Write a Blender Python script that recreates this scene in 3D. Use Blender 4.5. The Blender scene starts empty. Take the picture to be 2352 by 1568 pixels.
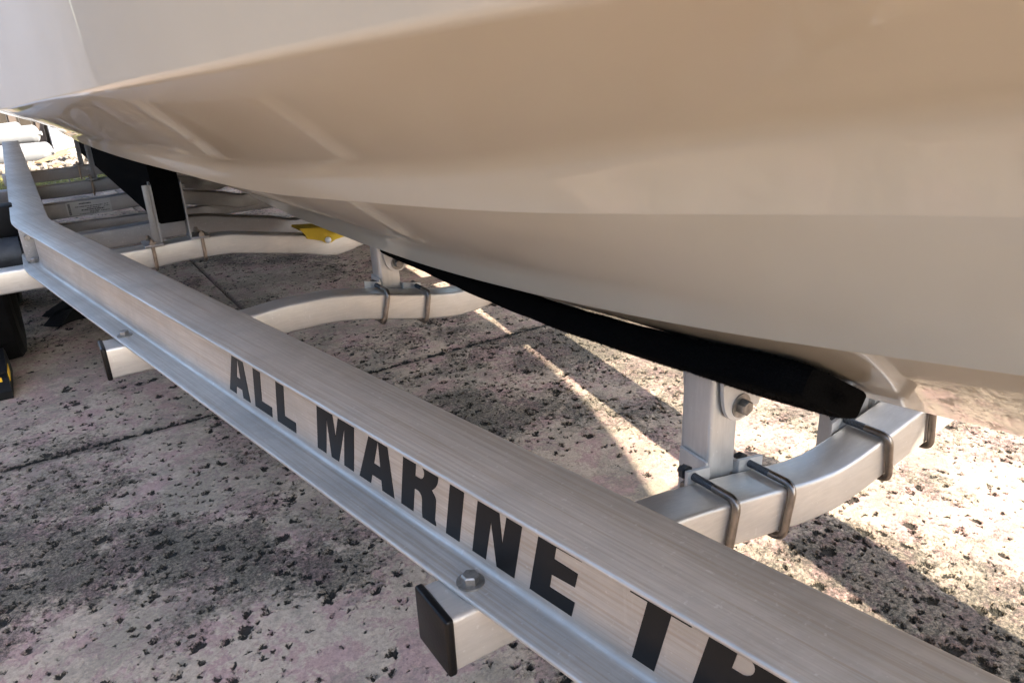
import bpy, bmesh, math, random
import numpy as np
from mathutils import Vector, Matrix
random.seed(7); rng = np.random.default_rng(7)
sc = bpy.context.scene
COL = sc.collection
GZ = 1.05                      # the scene is laid out from eye level; everything is lifted by this at the end

# ------------------------------------------------------------------ camera
f, cx = 1700.0, 1176.0
D = np.array([200, 4443, 1700.]); D /= np.linalg.norm(D)
L = np.array([-1176, 0, 1700.]); L[1] = -(L[0]*D[0]+L[2]*D[2])/D[1]; L /= np.linalg.norm(L)
Cx = np.cross(D, L); Cx = Cx if Cx[0] > 0 else -Cx
M = np.array([Cx, L, -D])
cam = bpy.data.objects.new('camera', bpy.data.cameras.new('camera')); COL.objects.link(cam)
cam.data.sensor_width = 36; cam.data.lens = f/2352*36
cam.data.clip_start = 0.02; cam.data.clip_end = 600
r = M @ np.array([1, 0, 0]); u = M @ np.array([0, -1, 0]); b = M @ np.array([0, 0, -1])
cam.matrix_world = Matrix(((r[0], u[0], b[0], 0), (r[1], u[1], b[1], 0), (r[2], u[2], b[2], 0), (0, 0, 0, 1)))
sc.camera = cam

# ------------------------------------------------------------------ sky, sun, exposure
sun_to = Vector((.315, -1.10, 1.0)).normalized()
world = bpy.data.worlds.new("World"); sc.world = world; world.use_nodes = True
wn = world.node_tree.nodes; wl = world.node_tree.links
sky = wn.new('ShaderNodeTexSky'); sky.sky_type = 'NISHITA'; sky.sun_disc = False
sky.sun_elevation = math.asin(sun_to.z); sky.sun_rotation = math.atan2(sun_to.x, sun_to.y)
sky.air_density = 1.0; sky.dust_density = 1.7; sky.ozone_density = 1.0
wn['Background'].inputs[1].default_value = .105
wl.new(sky.outputs[0], wn['Background'].inputs[0])
sun = bpy.data.objects.new('sun', bpy.data.lights.new('sun', 'SUN')); COL.objects.link(sun)
sun.data.energy = 3.4; sun.data.angle = math.radians(.53); sun.data.color = (1, .89, .74)
sun.rotation_euler = sun_to.to_track_quat('Z', 'Y').to_euler()
sun.location = (0, 0, 12)
sc.view_settings.view_transform = 'Standard'; sc.view_settings.look = 'None'
sc.view_settings.gamma = 1; sc.view_settings.use_curve_mapping = False
sc.view_settings.exposure = 2.6
sc.cycles.adaptive_threshold = .03; sc.cycles.max_bounces = 7; sc.cycles.diffuse_bounces = 4; sc.cycles.glossy_bounces = 4
try:
    sc.cycles.use_denoising = True
except Exception: pass

# ------------------------------------------------------------------ materials
class NT:
    def __init__(s, name):
        s.m = bpy.data.materials.new(name); s.m.use_nodes = True
        s.t = s.m.node_tree; s.n = s.t.nodes; s.p = s.n['Principled BSDF']; s.o = s.n['Material Output']
        s.tc = s.n.new('ShaderNodeTexCoord')
    def link(s, a, b): s.t.links.new(a, b)
    def val(s, sock, v):
        if isinstance(v, (int, float)): sock.default_value = v
        elif isinstance(v, tuple): sock.default_value = v if len(v) == 4 or sock.type == 'VECTOR' else (*v, 1)
        else: s.link(v, sock)
    def mapping(s, scale=(1, 1, 1), rot=(0, 0, 0), coord='Object'):
        src = s.tc.outputs[coord]
        if any(rot):
            q = s.n.new('ShaderNodeMapping'); q.inputs['Rotation'].default_value = rot; s.link(src, q.inputs[0]); src = q.outputs[0]
        m = s.n.new('ShaderNodeMapping'); m.inputs['Scale'].default_value = scale
        s.link(src, m.inputs[0]); return m.outputs[0]
    def noise(s, vec, scale, detail=4, rough=.5, dist=0):
        n = s.n.new('ShaderNodeTexNoise'); s.link(vec, n.inputs['Vector'])
        n.inputs['Scale'].default_value = scale; n.inputs['Detail'].default_value = detail
        n.inputs['Roughness'].default_value = rough; n.inputs['Distortion'].default_value = dist; return n
    def vor(s, vec, scale, feature='F1', rand=1):
        n = s.n.new('ShaderNodeTexVoronoi'); s.link(vec, n.inputs['Vector']); n.feature = feature
        n.inputs['Scale'].default_value = scale; n.inputs['Randomness'].default_value = rand; return n
    def ramp(s, fac, *stops):
        r = s.n.new('ShaderNodeValToRGB'); s.link(fac, r.inputs[0]); e = r.color_ramp.elements
        while len(e) < len(stops): e.new(.5)
        for el, (p, c) in zip(e, stops):
            el.position = p; el.color = (c, c, c, 1) if isinstance(c, (int, float)) else (*c, 1)
        return r.outputs[0]
    def math(s, op, a, b=0, c=0, clamp=False):
        n = s.n.new('ShaderNodeMath'); n.operation = op; n.use_clamp = clamp
        s.val(n.inputs[0], a); s.val(n.inputs[1], b); s.val(n.inputs[2], c); return n.outputs[0]
    def mix(s, fac, a, b):
        n = s.n.new('ShaderNodeMix'); n.data_type = 'RGBA'
        s.val(n.inputs[0], fac); s.val(n.inputs[6], a); s.val(n.inputs[7], b); return n.outputs[2]
    def vadd(s, a, b, op='ADD'):
        n = s.n.new('ShaderNodeVectorMath'); n.operation = op; s.val(n.inputs[0], a); s.val(n.inputs[1], b); return n.outputs[0]
    def bump(s, h, dist, strength=1):
        b = s.n.new('ShaderNodeBump'); s.link(h, b.inputs['Height']); b.inputs['Distance'].default_value = dist
        b.inputs['Strength'].default_value = strength; s.link(b.outputs[0], s.p.inputs['Normal']); return b
    def set(s, **k):
        for a, v in k.items(): s.val(s.p.inputs[a.replace('_', ' ')], v)

def aluminium(name, base=(.62, .61, .60), rough=.36, along=(1, 12, 12), rot=(0, 0, 0), streak=.5, oxide=.35, metal=1.0, weather=False):
    n = NT(name)
    v = n.mapping(along, rot); iso = n.mapping()
    st = n.noise(v, 22, 5, .6).outputs[0]
    fine = n.noise(v, 90, 3, .7).outputs[0]
    blot = n.noise(iso, 5, 5, .6, .4).outputs[0]
    spk = n.noise(iso, 160, 2, .5).outputs[0]
    sp = n.ramp(spk, (.66, 0), (.74, 1))
    spots = n.vor(iso, 17).outputs[0]
    spots = n.math('MULTIPLY', n.ramp(spots, (.05, 1), (.16, 0)), n.ramp(n.noise(iso, 9, 1).outputs[0], (.5, 0), (.62, 1)))
    c = n.mix(n.ramp(st, (.35, 0), (.68, 1)), tuple(x*(1-.22*streak) for x in base), base)
    c = n.mix(n.math('MULTIPLY', n.ramp(blot, (.42, 0), (.7, 1)), oxide), c, tuple(x*.72 for x in base))
    if weather:
        v2 = n.mapping((along[0]*1.3, along[1]*.35, along[2]*1.3), rot)
        w1 = n.noise(v2, 9, 5, .7).outputs[0]; sp = n.ramp(spk, (.66, 0), (.76, 1))
        c = n.mix(n.math('MULTIPLY', n.ramp(w1, (.48, 0), (.62, 1)), .55), c, (.36, .295, .225))
        w3 = n.noise(iso, 3.2, 6, .7, .8).outputs[0]
        c = n.mix(n.math('MULTIPLY', n.ramp(w3, (.46, 0), (.7, 1)), .5), c, (.31, .285, .25))
        drips = n.noise(n.mapping((30, 30, 3)), 3, 4, .6).outputs[0]
        c = n.mix(n.math('MULTIPLY', n.ramp(drips, (.58, 0), (.68, 1)), .10), c, (.66, .66, .64))
    c = n.mix(n.math('MULTIPLY', sp, .30), c, (.78, .78, .76))
    c = n.mix(n.math('MULTIPLY', spots, .22), c, (.30, .29, .27))
    rr = n.math('ADD', n.math('MULTIPLY', st, .16*streak), rough-.06)
    rr = n.math('ADD', rr, n.math('MULTIPLY', n.ramp(blot, (.4, 0), (.7, 1)), .14))
    n.set(Base_Color=c, Roughness=rr, Metallic=metal)
    h = n.math('ADD', n.math('MULTIPLY', st, .6*streak), n.math('ADD', n.math('MULTIPLY', fine, .4*streak), n.math('MULTIPLY', spk, .25)))
    n.bump(h, .0006, .5)
    return n.m

def plain(name, col, rough=.6, metal=0, noise=.25, scale=20, bumpd=.0008, spec=.5):
    n = NT(name); v = n.mapping()
    t = n.noise(v, scale, 5, .6).outputs[0]
    c = n.mix(n.ramp(t, (.35, 0), (.7, 1)), col, tuple(x*(1-noise) for x in col))
    n.set(Base_Color=c, Roughness=rough, Metallic=metal, Specular_IOR_Level=spec)
    if bumpd: n.bump(n.noise(v, scale*6, 3, .6).outputs[0], bumpd, .6)
    return n.m

BA = math.atan2(.172406, .985026)             # splay of the frame beams
M_beam = aluminium('beam_aluminium', (.575, .54, .485), .42, (14, .5, 14), (0, 0, -BA), 1.0, .6, .6, True)
M_beam_r = aluminium('beam_aluminium_far', (.575, .54, .485), .42, (14, .5, 14), (0, 0, BA), 1.0, .6, .6, True)
M_tube = aluminium('tube_aluminium', (.62, .595, .55), .38, (1.2, 9, 9), (0, 0, 0), .5, .5, .65)
M_tube_shaded = aluminium('tube_aluminium_shaded', (.33, .32, .31), .5, (2.5, 6, 6), (0, 0, 0), .35, .5, .6)  # darker copy of the tube aluminium, shade under the hull put into its colour
M_post = aluminium('post_aluminium', (.62, .615, .59), .38, (9, 9, .8), (0, 0, 0), .5, .4, .65)
M_plate = aluminium('bracket_galvanised', (.66, .66, .64), .45, (3, 3, 3), (0, 0, 0), .4, .5, .6)
M_steel = plain('stainless_rod', (.28, .25, .22), .33, 1, .35, 60, .0004)
M_thread = plain('threaded_rod', (.10, .11, .12), .4, .8, .5, 300, .001)
M_bolt = plain('bolt_zinc', (.36, .34, .31), .45, .9, .45, 90, .0006)
M_drum = plain('painted_drum', (.035, .038, .042), .5, .3, .4, 30, .001)
M_cap = plain('cap_rubber', (.004, .004, .0045), .36, 0, .3, 40, .0004, .22)
M_tyre = plain('tyre_rubber', (.004, .004, .004), .9, 0, .4, 30, .001, .12)
M_black = plain('black_plastic', (.004, .004, .0045), .6, 0, .3, 30, .0006, .2)
M_yellow = plain('yellow_plastic', (.62, .42, .01), .5, 0, .12, 40, .0003)
M_yellow_tag = plain('yellow_tag', (.8, .45, .01), .5, 0, .1, 40, 0)
M_white = plain('white_plastic', (.78, .78, .77), .35, 0, .08, 10, .0003)
M_fender = plain('fender_vinyl', (.22, .225, .23), .3, 0, .15, 6, .0003)
M_decal = plain('black_vinyl', (.006, .007, .008), .35, 0, .15, 30, .0001, .16)

def carpet():
    n = NT('black_carpet'); v = n.mapping()
    a = n.noise(v, 420, 3, .7).outputs[0]; b2 = n.noise(v, 60, 3, .6).outputs[0]
    lint = n.ramp(n.vor(v, 38).outputs[0], (.02, 1), (.045, 0))
    c = n.mix(n.ramp(a, (.3, 0), (.8, 1)), (.001, .001, .001), (.007, .007, .0068))
    c = n.mix(n.math('MULTIPLY', lint, n.ramp(n.noise(v, 13).outputs[0], (.56, 0), (.6, .5))), c, (.3, .29, .27))
    n.set(Base_Color=c, Roughness=.95, Specular_IOR_Level=.03)
    n.bump(n.math('ADD', a, b2), .004, .8); return n.m
M_carpet = carpet()

def gelcoat():
    n = NT('gelcoat'); v = n.mapping()
    s1 = n.noise(v, 300, 2, .5).outputs[0]
    dirt = n.noise(v, 2.2, 4, .6).outputs[0]
    specks = n.math('MULTIPLY', n.ramp(n.vor(v, 9).outputs[0], (.012, 1), (.022, 0)), n.ramp(n.noise(v, 3.1).outputs[0], (.5, 0), (.52, .5)))
    c = n.mix(n.ramp(dirt, (.35, 0), (.75, 1)), (.495, .43, .322), (.465, .40, .296))
    c = n.mix(specks, c, (.25, .2, .16))
    sm = n.noise(n.mapping((1, .35, 1)), 7, 5, .65, .6).outputs[0]; run = n.noise(n.mapping((9, 9, 1.2)), 2.5, 4, .6).outputs[0]
    haze_ = n.math('ADD', n.math('MULTIPLY', n.ramp(sm, (.45, 0), (.7, 1)), .07), n.math('MULTIPLY', n.ramp(run, (.5, 0), (.7, 1)), .05))
    c = n.mix(n.math('MULTIPLY', haze_, 1.1), c, (.40, .34, .27))
    n.set(Base_Color=c, Roughness=.32, Specular_IOR_Level=.3, Coat_Weight=.75, Coat_Roughness=n.math('ADD', n.math('MULTIPLY', haze_, .35), .012), Coat_IOR=1.45)
    return n.m
M_gel = gelcoat()

def concrete():
    n = NT('weathered_concrete'); o = n.mapping()
    warp = n.noise(o, 28, 4, .65)
    wv = n.vadd(n.vadd(warp.outputs[1], (.5, .5, .5), 'SUBTRACT'), (.05, .05, 0), 'MULTIPLY')
    ov = n.vadd(o, wv)
    flat = n.n.new('ShaderNodeMapping'); flat.inputs['Scale'].default_value = (1, 1, 0); n.link(ov, flat.inputs[0]); fv = flat.outputs[0]
    big = n.noise(o, 1.9, 5, .62, .3).outputs[0]
    big2 = n.noise(n.vadd(o, (8.3, 2.1, 0)), 3.3, 4, .68, .2).outputs[0]
    mid = n.noise(n.vadd(o, (1.3, 9.1, 0)), 11, 5, .72, .5).outputs[0]
    fine = n.noise(o, 130, 4, .75).outputs[0]
    grit = n.noise(o, 420, 3, .7).outputs[0]
    def blob(x, y, r, k):
        vm = n.n.new('ShaderNodeVectorMath'); vm.operation = 'DISTANCE'; n.link(fl0, vm.inputs[0]); vm.inputs[1].default_value = (x, y, 0)
        q = n.math('SUBTRACT', 1, n.math('DIVIDE', vm.outputs['Value'], r), clamp=True)
        return n.math('MULTIPLY', n.math('MULTIPLY', q, n.math('SUBTRACT', 2, q)), k*.8)
    f0 = n.n.new('ShaderNodeMapping'); f0.inputs['Scale'].default_value = (1, 1, 0)
    n.link(n.vadd(o, n.vadd(n.vadd(n.noise(o, 6, 3, .6).outputs[1], (.5, .5, .5), 'SUBTRACT'), (.3, .3, 0), 'MULTIPLY')), f0.inputs[0]); fl0 = f0.outputs[0]
    stain = None
    for (x, y, r_, k) in ((.0, 1.74, .22, .16), (.2, 1.57, .16, .13), (-.22, 1.66, .2, .15), (.36, 1.36, .10, .09), (1.6, 2.2, .42, .11), (1.68, 1.7, .22, .12), (1.33, .76, .16, .12), (1.29, .48, .24, .15), (2.05, .9, .22, .14), (1.05, 1.9, .25, .06),
                          (.17, 1.2, .2, -.10), (-.15, 1.4, .14, -.12), (-.15, 3, .5, -.10), (.15, 2.25, .3, -.07), (1.13, 1.4, .22, -.10), (.56, 1.2, .25, -.09), (1.67, .6, .2, -.05), (1.75, 1.15, .3, -.03), (1.1, 3.7, .8, -.04), (1.5, 1.3, .2, -.06)):
        bb = blob(x, y, r_, k); stain = bb if stain is None else n.math('ADD', stain, bb)
    # cement colours: mauve pink paint residue, cream patches, green-grey grime
    pink = (.43, .285, .25); cream = (.47, .375, .285); olive = (.23, .205, .155)
    c = n.mix(n.ramp(n.math('ADD', n.math('MULTIPLY', mid, .75), n.math('MULTIPLY', fine, .25)), (.47, 0), (.515, 1)), pink, cream)
    g = n.ramp(n.math('ADD', n.math('MULTIPLY', big2, .6), n.math('MULTIPLY', n.noise(o, 26, 4, .75, .6).outputs[0], .4)), (.47, 0), (.56, 1))
    c = n.mix(n.math('MULTIPLY', g, .62), c, olive)
    c = n.mix(n.ramp(fine, (.3, .55), (.62, 0)), c, (.11, .095, .085))
    # black mould: dense in big patches, broken up by fine noise
    mmask = n.math('ADD', n.math('MULTIPLY', big, .62), n.math('ADD', n.math('MULTIPLY', n.noise(o, 9, 4, .7).outputs[0], .22), n.math('MULTIPLY', n.noise(o, 75, 4, .8).outputs[0], .42)))
    mmask = n.math('ADD', mmask, stain)
    mould = n.ramp(mmask, (.625, 0), (.70, 1))
    c = n.mix(n.math('MULTIPLY', mould, n.ramp(n.math('ADD', n.math('MULTIPLY', fine, .6), n.math('MULTIPLY', grit, .4)), (.38, .96), (.62, .38))), c, (.024, .025, .019))
    # grime bleeding from the joints
    sep = n.n.new('ShaderNodeSeparateXYZ'); n.link(ov, sep.inputs[0])
    jd = n.math('ABSOLUTE', n.math('SUBTRACT', sep.outputs[1], 2.39))
    jl = n.math('MULTIPLY', n.ramp(n.math('MULTIPLY', jd, 10), (.06, 1), (.36, 0)), n.ramp(n.noise(o, 30, 4, .7).outputs[0], (.3, .35), (.6, 1)))
    c = n.mix(n.math('MULTIPLY', jl, .7), c, (.035, .032, .024))
    core = n.ramp(n.math('MULTIPLY', n.math('ADD', jd, n.math('MULTIPLY', n.math('SUBTRACT', fine, .5), .012)), 10), (.09, 1), (.13, 0))
    c = n.mix(core, c, (.012, .012, .01))
    # pits: three sizes
    def pits(scale, r0, r1, thr, sh):
        vv = n.vadd(fv, sh)
        vo = n.vor(vv, scale)
        sel = n.n.new('ShaderNodeSeparateColor'); n.link(vo.outputs['Color'], sel.inputs[0])
        dens = n.math('ADD', n.math('ADD', n.math('MULTIPLY', n.math('SUBTRACT', big, .5), 1.6), n.math('MULTIPLY', stain, 2.6)), thr)
        on = n.math('LESS_THAN', sel.outputs[0], dens)
        rad = n.math('ADD', r0, n.math('MULTIPLY', sel.outputs[1], r1))
        d = n.math('ADD', n.math('DIVIDE', vo.outputs['Distance'], rad), n.math('MULTIPLY', n.math('SUBTRACT', fine, .5), 1.5))
        core = n.math('SUBTRACT', 1, n.math('MULTIPLY', d, d), clamp=True)
        return n.math('MULTIPLY', core, on)
    a = pits(19, .12, .22, .40, (0, 0, 0)); b2 = pits(33, .14, .27, .50, (3.1, 1.7, 0)); c3 = pits(60, .15, .28, .46, (5.1, 4.7, 0))
    pit = n.math('MAXIMUM', n.math('MAXIMUM', a, n.math('MULTIPLY', b2, .75)), n.math('MULTIPLY', c3, .5))
    halo = n.ramp(pit, (0, 0), (.3, 1))
    c = n.mix(n.math('MULTIPLY', halo, .93), c, (.022, .022, .018))
    c = n.mix(n.math('MULTIPLY', n.ramp(grit, (.68, 0), (.74, 1)), .5), c, (.62, .58, .50))
    n.set(Base_Color=c, Roughness=.9, Specular_IOR_Level=.25)
    h = n.math('ADD', n.math('MULTIPLY', fine, .0035), n.math('MULTIPLY', mid, .003))
    h = n.math('ADD', h, n.math('MULTIPLY', n.math('MULTIPLY', mould, n.noise(o, 60, 4, .7).outputs[0]), .004))
    h = n.math('SUBTRACT', h, n.math('MULTIPLY', n.ramp(pit, (0, 0), (.55, 1)), .008))
    dn = n.n.new('ShaderNodeDisplacement'); n.link(h, dn.inputs['Height']); dn.inputs['Scale'].default_value = 1; dn.inputs['Midlevel'].default_value = 0.003
    n.link(dn.outputs[0], n.o.inputs['Displacement']); n.m.displacement_method = 'BOTH'
    return n.m
M_conc = concrete()
M_soil = plain('dirt', (.07, .055, .04), .95, 0, .5, 8, .006)
M_joint = plain('joint_grime', (.025, .022, .018), .95, 0, .4, 60, .002)
M_grass = plain('grass_blade', (.20, .20, .05), .7, 0, .3, 6, 0)
M_timber = plain('weathered_fence_shaded', (.05, .038, .026), .85, 0, .8, 4, .003)  # board colour darkened to stand in for shade on the fence
M_post_wood = plain('pink_post', (.10, .075, .06), .8, 0, .2, 6, .002)
M_plank = plain('pine_offcut', (.30, .21, .12), .8, 0, .3, 12, .002)
M_rubble = plain('broken_masonry', (.26, .22, .18), .9, 0, .35, 12, .003)
M_stucco = plain('pink_stucco', (.46, .35, .34), .85, 0, .12, 4, .002)
M_greywall = plain('sky_block_grey', (.085, .092, .118), .85, 0, .25, 1.2, .002)
M_whitewall = plain('white_render', (.80, .79, .76), .8, 0, .06, 4, .001)
M_label = plain('label_foil', (.36, .36, .35), .45, .2, .12, 20, 0)
M_ink = plain('label_print', (.012, .012, .02), .6, 0, .2, 20, 0)
M_deck = plain('deck_gelcoat', (.74, .73, .70), .35, 0, .06, 4, .0003)
M_cloth = plain('black_rag', (.003, .003, .003), .95, 0, .4, 30, .004)

# ------------------------------------------------------------------ object helpers
def rootloc(p):
    v = Vector((0, 0, 0))
    while p is not None: v += Vector(p.location); p = p.parent
    return v
def tag(o, label=None, cat=None, group=None, kind=None):
    for k, v in (('label', label), ('category', cat), ('group', group), ('kind', kind)):
        if v: o[k] = v
    return o
def empty(name, loc, parent=None):
    o = bpy.data.objects.new(name, None); COL.objects.link(o); o.location = loc; o.empty_display_size = .1
    if parent: o.parent = parent
    return o
def finish(name, bm, mat, parent=None, smooth=True, angle=35, local=False):
    off = rootloc(parent)
    if not local:
        for v in bm.verts: v.co -= off
    bmesh.ops.recalc_face_normals(bm, faces=bm.faces)
    me = bpy.data.meshes.new(name); bm.to_mesh(me); bm.free()
    me.materials.append(mat)
    if smooth:
        me.shade_smooth(); me.set_sharp_from_angle(angle=math.radians(angle))
    o = bpy.data.objects.new(name, me); COL.objects.link(o)
    if parent: o.parent = parent
    return o
def top(name, bm, mat, loc, **k):
    """a top-level one-mesh thing with its origin at loc"""
    for v in bm.verts: v.co -= Vector(loc)
    o = finish(name, bm, mat, None, **k); o.location = loc; return o
def inst(o, loc, parent=None, rot=None):
    c = o.copy(); COL.objects.link(c); c.parent = parent or o.parent
    c.location = Vector(loc); 
    if rot: c.rotation_euler = rot
    return c
def box(bm, x0, x1, y0, y1, z0, z1, bevel=0, mat4=None, seg=2):
    r = bmesh.ops.create_cube(bm, size=1)
    for v in r['verts']:
        v.co = Vector((x0+(v.co.x+.5)*(x1-x0), y0+(v.co.y+.5)*(y1-y0), z0+(v.co.z+.5)*(z1-z0)))
    if bevel:
        es = {e for v in r['verts'] for e in v.link_edges}
        r2 = bmesh.ops.bevel(bm, geom=list(es), offset=bevel, segments=seg, affect='EDGES', profile=.5)
        vs = list({v for fc in r2['faces'] for v in fc.verts} | {v for v in r['verts'] if v.is_valid})
    else: vs = r['verts']
    if mat4 is not None:
        for v in vs: v.co = mat4 @ v.co
    return vs
def cyl(bm, p0, p1, r, seg=20, r2=None, caps=True):
    p0, p1 = Vector(p0), Vector(p1); d = p1-p0
    q = d.to_track_quat('Z', 'Y').to_matrix().to_4x4(); q.translation = (p0+p1)/2
    return bmesh.ops.create_cone(bm, cap_ends=caps, segments=seg, radius1=r, radius2=r if r2 is None else r2, depth=d.length, matrix=q)['verts']
def tube(bm, pts, r, seg=14):
    pts = [Vector(p) for p in pts]; rings = []
    up = None
    for i, p in enumerate(pts):
        t = (pts[min(i+1, len(pts)-1)]-pts[max(i-1, 0)]).normalized()
        if up is None: up = t.orthogonal().normalized()
        up = (up - t*up.dot(t)).normalized(); sd = t.cross(up)
        rings.append([bm.verts.new(p+(up*math.cos(a)+sd*math.sin(a))*r) for a in [2*math.pi*k/seg for k in range(seg)]])
    for a, b in zip(rings, rings[1:]):
        for k in range(seg): bm.faces.new((a[k], a[(k+1) % seg], b[(k+1) % seg], b[k]))
    bm.faces.new(rings[0]); bm.faces.new(rings[-1][::-1])
def arcpath(corners, r, n=6):
    out = [Vector(corners[0])]
    for a, b, c in zip(corners, corners[1:], corners[2:]):
        a, b, c = Vector(a), Vector(b), Vector(c)
        d1 = (a-b).normalized(); d2 = (c-b).normalized(); p, q = b+d1*r, b+d2*r
        for k in range(n+1):
            t = k/n; out.append(p*(1-t)**2 + b*2*t*(1-t) + q*t*t)
    out.append(Vector(corners[-1])); return out
def sweep(bm, sections, closed=True, caps=True):
    rings = [[bm.verts.new(p) for p in s] for s in sections]; n = len(rings[0])
    for a, b in zip(rings, rings[1:]):
        for k in range(n if closed else n-1): bm.faces.new((a[k], a[(k+1) % n], b[(k+1) % n], b[k]))
    if caps and closed: bm.faces.new(rings[0]); bm.faces.new(rings[-1][::-1])
    return rings
def hexhead(bm, base, axis, r, h, washer=None):
    base, axis = Vector(base), Vector(axis).normalized()
    if washer:
        cyl(bm, base, base+axis*.0022, washer, 24); base = base+axis*.0022
    cyl(bm, base, base+axis*h*.82, r, 6); cyl(bm, base+axis*h*.82, base+axis*h, r*.99, 6, r*.82)
def prism(bm, outline, hole, y0, y1, xf):
    """outline and hole in 2D -> thin solid, mapped by xf(u,v,depth)"""
    def loop(pts, d): return [bm.verts.new(xf(p[0], p[1], d)) for p in pts]
    for d in (y0, y1):
        vs = loop(outline, d); es = [bm.edges.new((vs[i], vs[(i+1) % len(vs)])) for i in range(len(vs))]
        if hole:
            hs = loop(hole, d); es += [bm.edges.new((hs[i], hs[(i+1) % len(hs)])) for i in range(len(hs))]
        bmesh.ops.triangle_fill(bm, edges=es, use_beauty=True)
        if d == y0: A = vs, (hs if hole else None)
        else: B = vs, (hs if hole else None)
    for k in (0, 1):
        if A[k]:
            for i in range(len(A[k])):
                j = (i+1) % len(A[k]); bm.faces.new((A[k][i], A[k][j], B[k][j], B[k][i]))
def interp(ys, vals):
    """smooth monotone-ish interpolation"""
    ys = np.array(ys, float); vals = np.array(vals, float)
    h = np.diff(ys); dl = np.diff(vals)/h; m = np.zeros(len(ys))
    m[1:-1] = np.where(dl[:-1]*dl[1:] > 0, 2*dl[:-1]*dl[1:]/(dl[:-1]+dl[1:]+1e-12), 0); m[0] = dl[0]; m[-1] = dl[-1]
    def g(x):
        x = np.clip(x, ys[0], ys[-1]); i = min(max(int(np.searchsorted(ys, x))-1, 0), len(h)-1)
        t = (x-ys[i])/h[i]
        return float((2*t**3-3*t**2+1)*vals[i]+(t**3-2*t*t+t)*h[i]*m[i]+(-2*t**3+3*t*t)*vals[i+1]+(t**3-t*t)*h[i]*m[i+1])
    return g
XC = .965                       # trailer and keel centreline

# ------------------------------------------------------------------ ground: concrete slabs with saw-cut joints
drive = bpy.data.objects.new('ground', None)
bm = bmesh.new(); box(bm, -60, 60, -60, 90, -1.35, -1.075)
ground = finish('ground', bm, M_soil, None, smooth=False); tag(ground, kind='structure')
def slab(x0, x1, y0, y1, step, name='concrete_slab'):
    nx = max(2, int((x1-x0)/step)); ny = max(2, int((y1-y0)/step))
    xs = np.linspace(x0, x1, nx+1); ys = np.linspace(y0, y1, ny+1)
    X, Y = np.meshgrid(xs, ys); N = (nx+1)*(ny+1)
    z = np.full((ny+1, nx+1), -1.05)
    # rounded, slightly ragged arrises at the slab edges
    dx = np.minimum(X-x0, x1-X); dy = np.minimum(Y-y0, y1-Y); d = np.minimum(dx, dy)
    z -= .006*np.clip(1-d/.006, 0, 1)**2
    co = np.stack([X.ravel(), Y.ravel(), z.ravel()], 1)
    idx = np.arange(N).reshape(ny+1, nx+1)
    q = np.stack([idx[:-1, :-1].ravel(), idx[:-1, 1:].ravel(), idx[1:, 1:].ravel(), idx[1:, :-1].ravel()], 1)
    # skirt
    rim = np.concatenate([idx[0, :], idx[1:, -1], idx[-1, -2::-1], idx[-2:0:-1, 0]])
    low = co[rim].copy(); low[:, 2] = -1.075
    base = N; k = len(rim); j = np.arange(k)
    sk = np.stack([rim, base+j, base+(j+1) % k, rim[(j+1) % k]], 1)
    co = np.concatenate([co, low]); q = np.concatenate([q, sk])
    me = bpy.data.meshes.new(name); me.vertices.add(len(co)); me.vertices.foreach_set('co', co.ravel())
    me.loops.add(q.size); me.loops.foreach_set('vertex_index', q.ravel().astype(np.int32))
    me.polygons.add(len(q)); me.polygons.foreach_set('loop_start', np.arange(0, q.size, 4).astype(np.int32))
    me.update(); me.validate(); me.shade_smooth(); me.materials.append(M_conc)
    o = bpy.data.objects.new(name, me); COL.objects.link(o); o.parent = ground; return o
JX, JY, g = .71, 2.39, .006
slab(-.9, JX*1+1.9, .25, JY-g, .0052)                 # the slab in front, seen closest
slab(-.9, JX-g, JY+g, 5.2, .008); slab(JX+g, 2.9, JY+g, 5.2, .008)
slab(-.9, JX-g, 5.208, 8.6, .05); slab(JX+g, 2.9, 5.208, 8.6, .05)
slab(-.9, 2.61, -3.5, .242, .05); slab(2.618, 6, -3.5, 2.386, .06); slab(2.908, 6, 2.394, 8.6, .06)
slab(-5, -.908, -3.5, 2.386, .06); slab(-5, -.908, 2.394, 8.6, .06)
slab(-5, 6, -12, -3.508, .2); slab(6.008, 14, -12, 8.6, .2)

# grass strip beyond the slabs
bm = bmesh.new()
for _ in range(9000):
    x, y = random.uniform(-1.2, 3.2), random.uniform(8.7, 10.6); h = random.uniform(.03, .09); a = random.uniform(0, 6.28)
    w = .004; dx, dy = math.cos(a)*w, math.sin(a)*w; lx, ly = random.gauss(0, .02), random.gauss(0, .02)
    bm.faces.new([bm.verts.new((x-dx, y-dy, -1.08)), bm.verts.new((x+dx, y+dy, -1.08)), bm.verts.new((x+lx, y+ly, -1.07+h))])
tag(top('grass', bm, M_grass, (1, 9.6, -1.075), smooth=False), 'sunlit strip of short grass beyond the concrete behind the trailer', 'grass', kind='stuff')

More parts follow.
